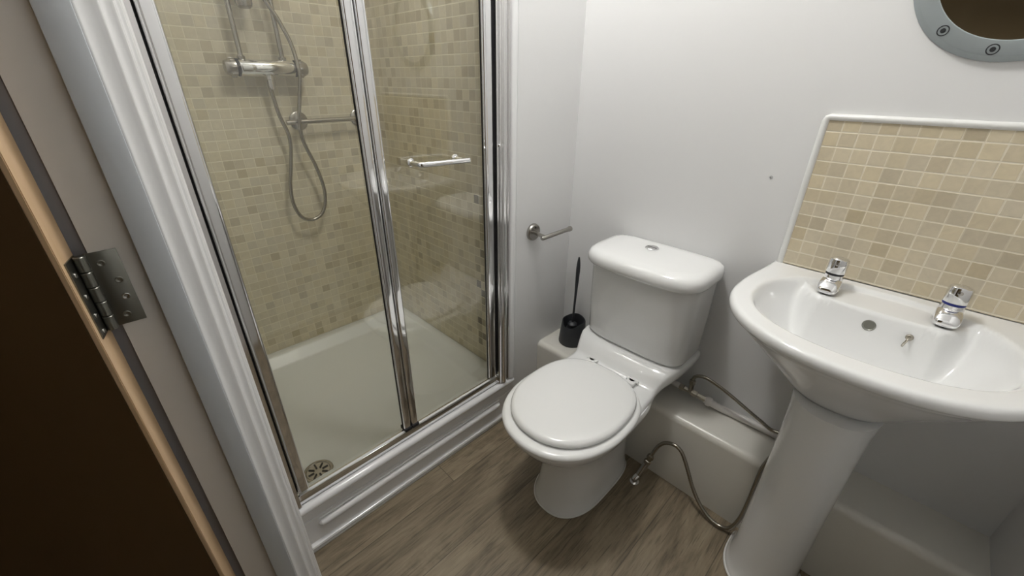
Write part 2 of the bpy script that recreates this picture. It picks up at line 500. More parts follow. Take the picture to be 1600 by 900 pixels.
# raised rib with rounded, stopped ends
rib = [(-1.128, 0.001), (-1.126, 0.006), (-1.120, 0.0115), (-1.108, 0.0135)] + [(-1.10 + 0.08 * k, 0.0135) for k in range(9)] + [(-0.412, 0.0135), (-0.400, 0.0115), (-0.394, 0.006), (-0.392, 0.001)]
tube(bm, [(0.0035, y, 0.092) for y, r in rib], [r for y, r in rib], 24)
tube(bm, [(0.0030, y, 0.110) for y, r in rib], [r * 0.32 for y, r in rib], 12)
obj('trim_2', bm, 'upvc', kind='structure', smooth=32)
bm = bmn(); tube(bm, [(0.008, YF, 0.002), (0.008, SR + 0.03, 0.002)], 0.004, 8)
obj('trim_3', bm, 'silicone', kind='structure')
# white bead closing the right edge of the shower frame
prof = [(0.0, SR - 0.004), (0.013, SR - 0.003), (0.017, SR + 0.003), (0.017, SR + 0.012), (0.014, SR + 0.021), (0.008, SR + 0.029), (0.0, SR + 0.033)]
bm = bmn(); extrude_profile(bm, prof, lambda p, t: Vector((p[0], p[1], t)), 0.20, 2.1)
obj('trim_4', bm, 'upvc', kind='structure', smooth=60)
# moulded architrave round the doorway, room side, hinge side
prof = [(0.2690, -1.2380), (0.2700, -1.2362), (0.2692, -1.2345), (0.2665, -1.2325), (0.2640, -1.2270), (0.2622, -1.2205), (0.2618, -1.2165),
        (0.2612, -1.2148), (0.2585, -1.2135), (0.2530, -1.2122), (0.2500, -1.2080), (0.2484, -1.2040), (0.2480, -1.2018), (0.2472, -1.2005), (0.2440, -1.1995),
        (0.2390, -1.1985), (0.2370, -1.1962), (0.2364, -1.1945), (0.2355, -1.1935), (0.2320, -1.1926), (0.2285, -1.1918), (0.2270, -1.1903), (0.2255, -1.1893),
        (0.2210, -1.1885), (0.180, -1.1880), (0.175, -1.1900), (0.175, -1.238)]
bm = bmn(); extrude_profile(bm, prof, lambda p, t: Vector((p[0], p[1], t)), 0.0, 2.09)
obj('trim_5', bm, 'gloss_white', kind='structure', smooth=60)
# lining (rebate face) and stop on the hinge side
obj('trim_6', B(XJ - 0.02, XJ, YH, YF, 0.0, 2.03), 'jamb_paint', kind='structure')
obj('trim_7', B(XJ, XJ + 0.012, -1.268, YF, 0.0, 2.03, bevel=0.0012), 'stop_paint', kind='structure')
obj('trim_8', B(0.17, 0.255, -1.330, YH, 0.0, 2.09, bevel=0.002), 'hall_side_shade', kind='structure')
# latch side lining and head
obj('trim_9', B(XO, XO + 0.02, YH, YF, 0.0, 2.03), 'jamb_paint', kind='structure')
obj('trim_10', B(XJ, XO, YH, YF, 2.01, 2.03), 'jamb_paint', kind='structure')

# the open door: slab, pale edge lipping, hinge
A2 = Vector((0.2640, -1.3235, 0)); e1 = Vector((0.9725, -0.2330, 0)).normalized(); uu = Vector((-0.2330, -0.9725, 0)).normalized()
def dpt(a, b, z): return A2 + e1 * a + uu * b + Vector((0, 0, z))
def dbox(a0, a1, b0, b1, z0, z1, bevel=0.0):
    bm = bmn()
    loft(bm, [[dpt(a0, b0, z), dpt(a1, b0, z), dpt(a1, b1, z), dpt(a0, b1, z)] for z in (z0, z1)])
    if bevel:
        bmesh.ops.bevel(bm, geom=bm.edges[:], offset=bevel, segments=2, affect='EDGES')
    return bm
door = thing('door_1', 'dark brown flush timber door swung open on the left, pale edge showing', 'door', dpt(0.022, 0.36, 0.006))
door['kind'] = 'structure'
obj('slab', dbox(0, 0.044, 0.006, 0.72, 0.006, 2.0), 'door', door)
obj('edge_lipping', dbox(0, 0.044, 0.0, 0.006, 0.006, 2.0, 0.0008), 'lipping', door)
hz0, hz1 = 0.986, 1.086
bm = bmn()
box(bm, XJ, XJ + 0.0016, -1.3165, -1.2855, hz0, hz1, bevel=0.0006)
b2 = dbox(0.004, 0.036, -0.0014, 0.0002, hz0, hz1)
me_t = bpy.data.meshes.new('t'); b2.to_mesh(me_t); b2.free(); bm.from_mesh(me_t); bpy.data.meshes.remove(me_t)
hp = Vector((0.2765, -1.3195, 0))
hinge = obj('hinge', bm, 'hinge', door)
hinge['label'] = 'dull grey steel butt hinge'
for k in range(5):
    z0 = hz0 + k * 0.02
    bm = bmn(); lathe(bm, [(0.0052, 0.0004), (0.0060, 0.0012), (0.0060, 0.0188), (0.0052, 0.0196)], (hp.x, hp.y, z0), seg=20)
    sub('knuckle', bm, 'hinge', hinge)
for (y, z) in ((-1.304, 1.071), (-1.295, 1.046), (-1.2955, 1.023), (-1.302, 0.999)):
    bm = bmn(); lathe(bm, [(0.0042, 0.0), (0.0042, 0.0008), (0.0034, 0.0012), (0.0018, 0.0009), (0.0012, 0.0004)], (XJ + 0.0016, y, z), (1, 0, 0), 20)
    sub('screw', bm, 'hinge_screw' if abs(z - 1.023) < 1e-4 else 'hinge', hinge)
for z in (1.068, 1.040, 1.014, 0.992):
    o3 = dpt(0.026, -0.0014, z)
    bm = bmn(); lathe(bm, [(0.0036, 0.0), (0.0036, 0.0006), (0.0028, 0.0014), (0.0010, 0.0008)], o3, -uu, 16)
    sub('screw', bm, 'hinge_screw', hinge)

# ================================================================== SHOWER
# tray: flat rim, sloped inner wall, gently dished floor
def tray_mesh():
    bm = bmn()
    x0, x1, y0, y1 = SB + 0.001, -0.0175, SL + 0.001, SR - 0.001
    def rr(inset, r, z, n=8):
        ax0, ax1, ay0, ay1 = x0 + inset, x1 - inset * 0.8, y0 + inset, y1 - inset
        out = []
        for cx, cy, a0 in ((ax1 - r, ay1 - r, 0), (ax0 + r, ay1 - r, 90), (ax0 + r, ay0 + r, 180), (ax1 - r, ay0 + r, 270)):
            for k in range(n + 1):
                a = math.radians(a0 + 90 * k / n)
                out.append(Vector((cx + r * math.cos(a), cy + r * math.sin(a), z)))
        return out
    rings = [rr(0, 0.004, 0.0), rr(0, 0.004, TZ - 0.004), rr(0.003, 0.004, TZ), rr(0.036, 0.02, TZ), rr(0.039, 0.022, TZ - 0.001),
             rr(0.044, 0.025, TZ - 0.005), rr(0.070, 0.035, TZ - 0.036), rr(0.075, 0.038, TZ - 0.0405), rr(0.083, 0.042, TZ - 0.042)]
    vr = loft(bm, rings, cap0=True, cap1=False)
    # dished floor down to the waste
    last = [v.co.copy() for v in vr[-1]]
    cen = Vector((-0.150, -1.065, TZ - 0.050))
    prev = vr[-1]
    for f in (0.75, 0.5, 0.25, 0.08):
        cur = [bm.verts.new(cen.lerp(p, f)) for p in last]
        n = len(cur)
        for i in range(n):
            j = (i + 1) % n
            bm.faces.new((prev[i], prev[j], cur[j], cur[i]))
        prev = cur
    bm.faces.new(prev)
    return bm
tray = thing('shower_tray', 'white shower tray on a plinth behind the glass folding door', 'shower tray', (-0.43, -0.79, 0.0))
obj('tray_body', tray_mesh(), 'tray', tray, smooth=60)
dc = Vector((-0.112, -1.068, TZ - 0.0465))
bm = bmn(); lathe(bm, [(0.044, 0.0), (0.045, 0.003), (0.042, 0.0055), (0.036, 0.006), (0.034, 0.004), (0.012, 0.0035), (0.0, 0.004)], dc, seg=40)
dr = obj('waste_cover', bm, 'brushed', tray); dr['label'] = 'round chrome waste cover'
for k in range(8):
    a = 2 * math.pi * k / 8
    bm = bmn()
    p0 = dc + Vector((0.013 * math.cos(a), 0.013 * math.sin(a), 0.0047)); p1 = dc + Vector((0.030 * math.cos(a), 0.030 * math.sin(a), 0.0047))
    tube(bm, [p0, p1], 0.0026, 8)
    sub('waste_slot', bm, 'dark', dr)

# enclosure frame and folding door
GZ0, GZ1 = 0.2355, 2.05
enc = thing('shower_enclosure', 'chrome framed bifold shower door with clear glass over the white plinth', 'shower door', (-0.02, -0.79, 0.2))
# wall channels with ridges
def channel(bm, ya, yb, sgn, x0=-0.0165):
    prof = [(x0, ya), (x0, yb)]
    w = yb - ya
    steps = [(0.012, 1.0), (0.014, 0.86), (0.009, 0.82), (0.009, 0.72), (0.015, 0.66), (0.019, 0.50), (0.019, 0.36), (0.013, 0.30), (0.013, 0.18), (0.008, 0.14), (0.008, 0.0)]
    for x, f in steps: prof.append((x, ya + w * f))
    extrude_profile(bm, prof, lambda p, t: Vector((p[0], p[1], t)), 0.2005, GZ1 + 0.0)
bm = bmn(); channel(bm, -0.399, -0.347, 1); ch_r = obj('wall_channel', bm, 'bright_alu', enc, smooth=25)
bm = bmn(); channel(bm, -1.156, -1.216, 1); ch_l = obj('wall_channel', bm, 'bright_alu', enc, smooth=25)
# top and bottom rails
obj('bottom_rail', B(-0.0165, 0.001, -1.222, -0.345, 0.2005, 0.233, bevel=0.0015), 'chrome', enc)
bm = bmn(); box(bm, -0.008, 0.0, -1.15, -0.402, 0.2332, 0.2352); obj('rail_lip', bm, 'upvc', enc)
obj('top_rail', B(-0.044, 0.010, -1.222, -0.345, GZ1 + 0.002, GZ1 + 0.05, bevel=0.003), 'bright_alu', enc)
# rounded vertical stiles
def stile(ya, yb, z0=GZ0 + 0.012, z1=GZ1, bulge=0.003, back=-0.0135):
    bm = bmn()
    n = 16; yc, hw = (ya + yb) / 2, (yb - ya) / 2
    prof = [(back, yb), (back, ya)]
    for k in range(n + 1):
        a = math.pi - math.pi * k / n
        c = math.cos(a)
        prof.append((-0.008 + (bulge + 0.008) * (1 - abs(c) ** 5.0) ** 0.5, yc + hw * c))
    extrude_profile(bm, prof, lambda p, t: Vector((p[0], p[1], t)), z0, z1)
    return bm
obj('stile', stile(-0.441, -0.4065, bulge=0.004), 'chrome', enc, smooth=40)
obj('stile', stile(-0.8155, -0.7895), 'chrome', enc, smooth=40)
obj('stile', stile(-0.7885, -0.7625), 'chrome', enc, smooth=40)
obj('stile', stile(-1.1525, -1.122, bulge=0.004), 'chrome', enc, smooth=40)
for (ya, yb) in ((-0.4060, -0.3992), (-1.1550, -1.1528), (-0.8168, -0.8156), (-0.4420, -0.4411)):
    obj('rubber_seal', B(-0.011, -0.006, ya, yb, GZ0 + 0.004, GZ1), 'rubber', enc)
obj('pivot_block', B(-0.026, 0.006, -0.8150, -0.7900, 0.2355, GZ0 + 0.012, bevel=0.001), 'rubber', enc)
obj('pivot_block', B(-0.026, 0.006, -0.7880, -0.7630, 0.2355, GZ0 + 0.012, bevel=0.001), 'rubber', enc)
g1 = obj('glass_panel', B(-0.0128, -0.0088, -1.122, -0.8155, 0.2385, GZ1), 'glass', enc)
g2 = obj('glass_panel', B(-0.0128, -0.0088, -0.7635, -0.4400, 0.2385, GZ1), 'glass', enc)
hpts = [(-0.012, -0.688, 1.083), (0.018, -0.688, 1.083), (0.034, -0.686, 1.083), (0.040, -0.676, 1.083), (0.043, -0.640, 1.082), (0.043, -0.60, 1.081), (0.041, -0.56, 1.079), (0.040, -0.534, 1.078)]
bm = bmn(); tube(bm, smooth_path(hpts, 8), 0.0072, 16)
tube(bm, [(-0.010, -0.546, 1.079), (0.040, -0.546, 1.0785)], 0.0065, 14)
lathe(bm, [(0.011, 0), (0.011, 0.004), (0.008, 0.006)], (-0.010, -0.688, 1.083), (1, 0, 0), 20)
lathe(bm, [(0.011, 0), (0.011, 0.004), (0.008, 0.006)], (-0.010, -0.546, 1.079), (1, 0, 0), 20)
hd = obj('door_handle', bm, 'chrome', enc); hd['label'] = 'curved chrome bar handle'
bm = bmn(); lathe(bm, [(0.0055, 0), (0.0055, 0.002), (0.0035, 0.004), (0, 0.004)], (0.008, -0.389, 1.100), (1, 0, 0), 16)
sub('channel_screw', bm, 'chrome', ch_r)

# thermostatic bar valve on the rear wall
VX, VZ = -0.765, 1.306
val = thing('shower_valve', 'chrome thermostatic bar shower valve on the mosaic tiled wall', 'shower valve', (VX, -0.745, 1.27))
bm = bmn(); lathe(bm, [(0.022, 0), (0.025, 0.006), (0.025, 0.166), (0.022, 0.172)], (VX, -0.832, VZ), (0, 1, 0), 32)
lathe(bm, [(0.012, 0), (0.012, 0.035)], (VX, -0.7465, VZ - 0.035), (0, 0, 1), 20)
vb = obj('valve_body', bm, 'chrome', val)
for s, y0 in ((-1, -0.834), (1, -0.658)):
    bm = bmn(); lathe(bm, [(0.0262, 0), (0.0262, 0.006)], (VX, y0, VZ), (0, s, 0), 32); sub('dark_ring', bm, 'rubber', vb)
    bm = bmn(); pr = [(0.023, 0.006), (0.027, 0.010), (0.0265, 0.026), (0.019, 0.040), (0.010, 0.042)]
    lathe(bm, pr, (VX, y0, VZ), (0, s, 0), 32)
    for k in range(8):
        a = 2 * math.pi * k / 8
        box(bm, VX + 0.026 * math.cos(a) - 0.003, VX + 0.026 * math.cos(a) + 0.003, y0 + s * 0.018 - 0.008, y0 + s * 0.018 + 0.008, VZ + 0.026 * math.sin(a) - 0.003, VZ + 0.026 * math.sin(a) + 0.003, bevel=0.001)
    obj('control_knob', bm, 'brushed', val)
for y in (-0.840 + 0.022, -0.700 + 0.010):
    bm = bmn(); tube(bm, [(VX - 0.008, y, VZ + 0.018), (VX - 0.008, y, 2.39)], 0.0075, 16)
    lathe(bm, [(0.012, 0), (0.012, 0.014), (0.009, 0.018)], (VX - 0.008, y, VZ + 0.018), (0, 0, 1), 20)
    obj('supply_pipe', bm, 'brushed', val)
# hose
hs = [(VX, -0.7465, VZ - 0.030), (VX, -0.752, 1.255), (VX, -0.744, 1.16), (VX + .002, -0.727, 1.08), (VX + .003, -0.742, 0.99), (VX + .004, -0.762, 0.91), (VX + .004, -0.766, 0.84), (VX + .004, -0.748, 0.785), (VX + .004, -0.712, 0.765),
      (VX + .004, -0.672, 0.778), (VX + .004, -0.647, 0.820), (VX + .004, -0.640, 0.885), (VX + .006, -0.655, 0.97), (VX + .012, -0.685, 1.07), (VX + .016, -0.682, 1.15), (VX + .018, -0.666, 1.22), (VX + .030, -0.656, 1.29), (VX + .018, -0.659, 1.375), (VX + .012, -0.684, 1.45), (VX + .008, -0.715, 1.51), (VX + .006, -0.745, 1.60), (VX + .006, -0.757, 1.75)]
bm = bmn()
pth = resample(smooth_path(hs, 10), 0.0022)
tube(bm, pth, 0.0066, 12, rib=0.05)
hose = obj('shower_hose', bm, 'steel_hose', smooth=60)
tag(hose, 'ribbed steel shower hose hanging in a long loop below the bar valve', 'hose')
bm = bmn(); lathe(bm, [(0.0105, 0), (0.0105, 0.020), (0.008, 0.030)], (VX, -0.7465, VZ - 0.036), (0, 0, -1), 20)
sub('hose_nut', bm, 'chrome', hose)
bm = bmn()
rail = thing('riser_rail', 'chrome shower riser rail end with rounded cap between the two supply pipes', 'shower rail', (VX, -0.772, 1.47))
bm = bmn(); lathe(bm, [(0.0, -0.002), (0.014, 0.0), (0.022, 0.006), (0.0245, 0.014), (0.0245, 0.024)], (VX + 0.01, -0.776, 1.472), seg=28)
obj('end_cap', bm, 'brushed', rail)
bm = bmn(); lathe(bm, [(0.0238, 0), (0.0238, 0.004)], (VX + 0.01, -0.776, 1.496), seg=28); obj('seam_ring', bm, 'rubber', rail)
bm = bmn(); lathe(bm, [(0.0245, 0), (0.0245, 0.040), (0.020, 0.048), (0.011, 0.05), (0.011, 0.62)], (VX + 0.01, -0.776, 1.500), seg=28)
tube(bm, [(SB, -0.776, 1.525), (VX + 0.01, -0.776, 1.525)], 0.012, 16)
obj('rail_tube', bm, 'brushed', rail)
# grab rail
grab = thing('grab_rail', 'slim horizontal steel rail on round flanges across the rear shower wall below the valve', 'towel rail', (-0.79, -0.55, 1.13))
bm = bmn(); tube(bm, [(-0.768, -0.724, 1.131), (-0.768, -0.368, 1.133)], 0.0080, 16); obj('bar', bm, 'brushed', grab)
for y in (-0.664, -0.425):
    bm = bmn(); lathe(bm, [(0.033, 0), (0.033, 0.006), (0.028, 0.009), (0.010, 0.011), (0.009, 0.052)], (SB, y, 1.131), (1, 0, 0), 32)
    obj('flange', bm, 'brushed', grab)

# ================================================================== TOILET
TX = 0.407
toilet = thing('toilet', 'white close-coupled toilet with closed lid against the low boxing', 'toilet', (TX, -0.36, 0.0))
bm = bmn()
rg = lambda z, w, f, b, yc=-0.42, nf=2.3, nb=4.0: sup(TX - 0.004, yc, w, f, b, z, nf, nb)
loft(bm, [rg(0, .108, -.560, -.176, -.40), rg(.006, .110, -.562, -.175, -.40), rg(.016, .106, -.557, -.178, -.40), rg(.06, .100, -.545, -.18, -.40), rg(.13, .097, -.53, -.18, -.40),
          rg(.19, .099, -.528, -.18, -.40), rg(.235, .108, -.545, -.18), rg(.27, .124, -.578, -.18), rg(.305, .146, -.622, -.18), rg(.335, .163, -.655, -.19), rg(.362, .173, -.674, -.20), rg(.382, .176, -.680, -.21), rg(.390, .172, -.676, -.22)])
# shelf behind the bowl carrying the cistern
def shelf_sec(y, w, zt, zb, wb):
    r = 0.014
    half = [(0, zt), (w * 0.55, zt), (w - r, zt), (w - r * 0.3, zt - r * 0.3), (w, zt - r), (w - 0.002, zt - 0.040), (w * 0.93, zt - 0.06), (w * 0.82, zt * .5 + zb * .5 - .004), (wb + .012, zb + 0.02), (wb, zb), (0, zb)]
    pts = [Vector((TX + a, y, b)) for a, b in half] + [Vector((TX - a, y, b)) for a, b in reversed(half[1:-1])]
    return pts
loft(bm, [shelf_sec(-.46, .150, .396, .33, .10), shelf_sec(-.40, .166, .401, .31, .10), shelf_sec(-.30, .161, .406, .30, .085), shelf_sec(-.262, .158, .409, .30, .08), shelf_sec(-.250, .157, .413, .30, .08),
          shelf_sec(-.243, .1565, .420, .30, .08), shelf_sec(-.235, .158, .432, .30, .08), shelf_sec(-.222, .163, .446, .30, .08), shelf_sec(-.205, .170, .458, .30, .08), shelf_sec(-.185, .178, .465, .30, .08), shelf_sec(-.150, .184, .467, .30, .08),
          shelf_sec(-.06, .188, .467, .31, .09), shelf_sec(-.012, .187, .467, .33, .09)])
pan = obj('pan', bm, 'ceramic', toilet, smooth=50)
bm = bmn(); sl = sup(TX - 0.004, -.40, .110, -.562, -.178, .003, 2.3, 4.0, 96); tube(bm, sl[40:] + sl[:43], 0.003, 6)
sub('silicone_line', bm, 'silicone', pan)
# cistern
bm = bmn()
cs_ = lambda z, w, f: sup(TX + .006, -0.10, w, f, -0.006, z, 4.2, 9.0, 72)
loft(bm, [cs_(.4675, .168, -.182), cs_(.470, .174, -.189), cs_(.480, .178, -.194), cs_(.60, .181, -.203), cs_(.755, .183, -.208)])
obj('cistern', bm, 'ceramic', toilet, smooth=50)
bm = bmn()
cl = lambda z, w, f, b=-.002: sup(TX + .009,  -0.11, w, f, b, z, 3.6, 6.0, 72)
loft(bm, [cl(.750, .183, -.210), cl(.748, .188, -.232), cl(.750, .1925, -.240), cl(.756, .1955, -.2445), cl(.766, .1965, -.246), cl(.777, .195, -.244), cl(.787, .190, -.237), cl(.7935, .180, -.225, -.008), cl(.7965, .163, -.200, -.018), cl(.798, .12, -.15, -.04)])
obj('cistern_lid', bm, 'ceramic', toilet, smooth=60)
bm = bmn(); lathe(bm, [(0.021, 0), (0.0215, 0.003), (0.0195, 0.005), (0.0165, 0.0045), (0.016, 0.003), (0.0155, 0.0045), (0.006, 0.0052), (0, 0.0052)], (0.3935, -0.083, 0.7975), seg=36)
fb = obj('flush_button', bm, 'chrome', toilet)
bm = bmn(); box(bm, 0.3935 - 0.0155, 0.3935 + 0.0155, -0.0836, -0.0826, 0.8026, 0.8033)
sub('button_split', bm, 'dark', fb)
# seat ring and lid
def disc(w, yF, yB, yc, zs, cx=TX, nf=2.15, nb=2.6):
    bm = bmn()
    rings = []
    for z, d in zs:
        rings.append(sup(cx, yc, w - d, yF + d, yB - d, z, nf, nb, 80))
    loft(bm, rings)
    return bm
seat = obj('seat', disc(.183, -.693, -.262, -.47, [(.391, .010), (.3925, .004), (.397, .0005), (.402, 0), (.4075, .003), (.411, .010), (.4115, .03)]), 'seat', toilet, smooth=60)
lid = obj('seat_lid', disc(.166, -.664, -.272, -.465, [(.413, .012), (.4145, .004), (.419, .0005), (.424, .001), (.430, .005), (.4335, .014), (.4355, .035), (.4365, .08), (.437, .13)]), 'seat', toilet, smooth=60)
for x in (0.333, 0.487):
    bm = bmn()
    lathe(bm, [(0.013, 0), (0.013, 0.008), (0.009, 0.012), (0.009, 0.018)], (x, -0.262, 0.407), seg=20)
    box(bm, x - 0.016, x + 0.016, -0.285, -0.256, 0.414, 0.425, bevel=0.004)
    tube(bm, [(x - 0.020, -0.259, 0.420), (x + 0.020, -0.259, 0.420)], 0.0055, 12)
    obj('seat_hinge', bm, 'seat', toilet)

# ================================================================== BRUSH
cx, cy = 0.0975, -0.060
holder = thing('brush_holder', 'charcoal plastic toilet brush pot on the cream boxing in the corner', 'brush holder', (cx, cy, 0.288))
def cup_ring(r, z, tilt):
    out = []
    for k in range(48):
        a = 2 * math.pi * k / 48
        rr = r * (1 + 0.07 * math.cos(3 * (a - math.radians(-75))) * tilt)
        zz = z + tilt * (0.010 * math.sin(a) - 0.004 * math.cos(3 * (a - math.radians(-75))))
        out.append(Vector((cx + rr * math.cos(a), cy + rr * math.sin(a), zz)))
    return out
bm = bmn()
loft(bm, [cup_ring(.050, .2885, 0), cup_ring(.0535, .290, 0), cup_ring(.0545, .295, 0), cup_ring(.052, .34, .5), cup_ring(.0475, .386, 1), cup_ring(.0465, .3885, 1), cup_ring(.0445, .388, 1), cup_ring(.043, .382, 1), cup_ring(.044, .34, .6), cup_ring(.046, .30, .2)], cap1=True)
obj('pot', bm, 'black_plastic', holder, smooth=50)
brush = thing('toilet_brush', 'thin black toilet brush handle standing upright in the charcoal pot', 'toilet brush', (cx, cy, 0.31))
bm = bmn()
pts = smooth_path([(cx - .004, cy + .002, .305), (cx - .002, cy, .40), (cx + .002, cy - .002, .50), (cx + .005, cy - .004, .60), (cx + .006, cy - .005, .675)], 8)
rad = []
for i in range(len(pts)):
    z = pts[i].z
    if z < .5: r = .0042 + .0006 * (z - .3) / .2
    elif z < .62: r = .0048 + .0034 * (z - .5) / .12
    else: r = max(.0028, .0082 - .0054 * ((z - .62) / .055) ** 2)
    rad.append(r)
tube(bm, pts, rad, 16); obj('handle', bm, 'black_plastic', brush)
bm = bmn(); lathe(bm, [(0.0, 0), (0.016, 0.001), (0.020, 0.005), (0.016, 0.010), (0.005, 0.016)], (cx - .003, cy, .368), seg=24); obj('splash_collar', bm, 'black_plastic', brush)
bm = bmn(); lathe(bm, [(0.012, 0), (0.026, 0.01), (0.028, 0.04), (0.022, 0.055)], (cx - .004, cy + .002, .302), seg=20); obj('bristles', bm, 'black_plastic', brush)

# ================================================================== ROLL HOLDER
rh = thing('toilet_roll_holder', 'empty chrome toilet roll holder on the wall left of the cistern', 'toilet roll holder', (0.0, -0.22, 0.787))
bm = bmn(); lathe(bm, [(0.031, 0), (0.0315, 0.004), (0.030, 0.010), (0.027, 0.013), (0.010, 0.0135)], (0, -0.221, 0.788), (1, 0, 0), 36)
fl = obj('flange', bm, 'brushed', rh)
bm = bmn(); lathe(bm, [(0.004, 0), (0.004, 0.0012), (0, 0.0012)], (0.0128, -0.219, 0.806), (1, 0, 0), 14); sub('grub_screw', bm, 'dark', fl)
bm = bmn(); tube(bm, [(0.006, -0.221, 0.788), (0.062, -0.226, 0.785)], 0.0068, 16); obj('arm', bm, 'brushed', rh)
bm = bmn(); lathe(bm, [(0.0, 0), (0.006, 0.001), (0.0078, 0.004), (0.0078, 0.140), (0.0085, 0.150), (0.0100, 0.156), (0.0100, 0.162), (0.006, 0.166), (0, 0.1665)], (0.063, -0.242, 0.783), (0, 1, 0), 24); obj('bar', bm, 'brushed', rh)

# ================================================================== BASIN
BX, BY = 0.963, -0.215
basin = thing('wash_basin', 'white ceramic wash basin with two chrome taps below the mosaic splashback', 'basin', (BX, -0.2, 0.62))
def outline(n=120):
    """plan outline, from the rear right corner round the front"""
    pts = []
    def halfw(y):
        # rear ledge flares into the oval
        t = min(1, -y / 0.20)
        return 0.249 + 0.019 * (t * t * (3 - 2 * t))
    ys = -0.225
    for k in range(13): pts.append((halfw(ys * k / 12), ys * k / 12))
    for k in range(1, 40):
        a = math.pi / 2 * k / 40
        pts.append((0.268 * math.cos(a) ** (2 / 2.25), ys - 0.236 * math.sin(a) ** (2 / 2.05)))
    right = [(BX + x, y) for x, y in pts]
    left = [(BX - x, y) for x, y in reversed(pts)]
    loop = right + [(BX, ys - 0.236)] + left
    return loop
OUT = outline()
def ray_r(a):
    d = (math.cos(a), math.sin(a)); best = None
    n = len(OUT)
    for i in range(n):
        p, q = OUT[i], OUT[(i + 1) % n]
        ex, ey = q[0] - p[0], q[1] - p[1]
        den = d[0] * ey - d[1] * ex
        if abs(den) < 1e-12: continue
        t = ((p[0] - BX) * ey - (p[1] - BY) * ex) / den
        s = ((p[0] - BX) * d[1] - (p[1] - BY) * d[0]) / den
        if t > 0 and -1e-9 <= s <= 1 + 1e-9:
            if best is None or t > best: best = t
    return best
NA = 144
corner = [math.atan2(0 - BY, 0.249), math.atan2(0 - BY, -0.249)]
angs = sorted([2 * math.pi * k / NA for k in range(NA)])
for c in corner:
    i = min(range(NA), key=lambda j: abs(angs[j] - (c % (2 * math.pi)))); angs[i] = c % (2 * math.pi)
RR = [ray_r(a) for a in angs]
def sm(t): t = max(0, min(1, t)); return t * t * (3 - 2 * t)
RIM = 0.833
def top_z(x, y):
    dx, dy = x - BX, y + 0.222
    a, b = 0.226, 0.186
    e = (abs(dx / a) ** 2.3 + abs(dy / b) ** 2.3) ** (1 / 2.3)
    ye = -0.142 + 0.085 * sm((abs(dx) - 0.105) / 0.075)
    deck = 0.010 * sm((1.0 - e) / 0.07)
    t1 = max(0, min(1, (0.975 - e) / 0.62)); t2 = max(0, min(1, (ye - y) / 0.060))
    S = lambda t: 1 - (1 - t) ** 2.0
    soft1 = sm(t1 / 0.10) ; soft2 = sm(t2 / 0.15)
    return RIM - deck - 0.128 * S(t1) * S(t2) * (0.25 + 0.75 * soft1) * (0.6 + 0.4 * soft2)
bm = bmn()
rings = []
fr = [0.03 + 0.97 * k / 56 for k in range(57)]
for f in fr:
    ring = []
    for a, R_ in zip(angs, RR):
        rr = f * (R_ - 0.012)
        x, y = BX + rr * math.cos(a), BY + rr * math.sin(a)
        ring.append(Vector((x, y, top_z(x, y))))
    rings.append(ring)
def off_ring(o, z, k=1.0, cyy=BY):
    ring = []
    for a, R_ in zip(angs, RR):
        rr = (R_ - o) * k
        x, y = BX + rr * math.cos(a), BY + rr * math.sin(a)
        ring.append(Vector((x, min(y, -0.001), z)))
    return ring
rings += [off_ring(.007, .8320), off_ring(.003, .8290), off_ring(.0006, .8240), off_ring(0, .819), off_ring(.0008, .813), off_ring(.004, .808), off_ring(.009, .8055), off_ring(.0125, .803), off_ring(.0140, .799)]
for k, z in ((.940, .793), (.905, .783), (.85, .768), (.78, .749), (.71, .731), (.64, .713), (.56, .692), (.48, .670), (.42, .654), (.36, .639), (.28, .632), (.05, .630)):
    rings.append(off_ring(.006, z, k))
loft(bm, rings, cap0=True, cap1=True)
bowl = obj('bowl', bm, 'ceramic', basin, smooth=75)
# overflow and chain stay on the rear slope of the bowl
def surf_at(x, y):
    e = 0.001
    z = top_z(x, y)
    gx = (top_z(x + e, y) - top_z(x - e, y)) / (2 * e); gy = (top_z(x, y + e) - top_z(x, y - e)) / (2 * e)
    return Vector((x, y, z)), Vector((-gx, -gy, 1)).normalized()
p, n = surf_at(0.960, -0.1500)
bm = bmn(); lathe(bm, [(0.0125, -0.004), (0.0125, 0.0012), (0.0105, 0.002), (0.0095, 0.0012), (0, 0.0008)], p, n, 28)
ov = obj('overflow_grate', bm, 'hinge', basin); ov['label'] = 'round dark overflow cover'
p, n = surf_at(1.029, -0.1500)
bm = bmn(); lathe(bm, [(0.0070, -0.003), (0.0070, 0.002), (0.0045, 0.005), (0, 0.0055)], p, n, 20)
tube(bm, smooth_path([p + n * 0.005, p + n * 0.012 + Vector((-.002, -.002, -.004)), p + n * 0.010 + Vector((-.005, -.006, -.016)), p + n * .006 + Vector((-.005, -.006, -.020))], 6), 0.0022, 10)
cst = obj('chain_stay', bm, 'brass', basin); cst['label'] = 'small metal chain stay'

# pedestal
bm = bmn()
pr = lambda z, w, f: sup(0.966, -0.235, w, f, -0.172, z, 2.3, 6.0, 64)
loft(bm, [pr(0.0, .090, -.350), pr(.010, .091, -.351), pr(.018, .087, -.346), pr(.035, .084, -.340), pr(.10, .080, -.335), pr(.30, .078, -.333), pr(.50, .0785, -.335), pr(.60, .081, -.340), pr(.640, .085, -.346)])
ped = obj('basin_pedestal', bm, 'ceramic', smooth=55)
tag(ped, 'white ceramic pedestal column standing on the floor under the wash basin', 'pedestal')

bm = bmn(); sl = sup(0.966, -0.235, .0915, -.352, -.1735, .003, 2.3, 6.0, 96); tube(bm, sl[40:] + sl[:43], 0.0035, 6)
sub('silicone_line', bm, 'silicone', ped)

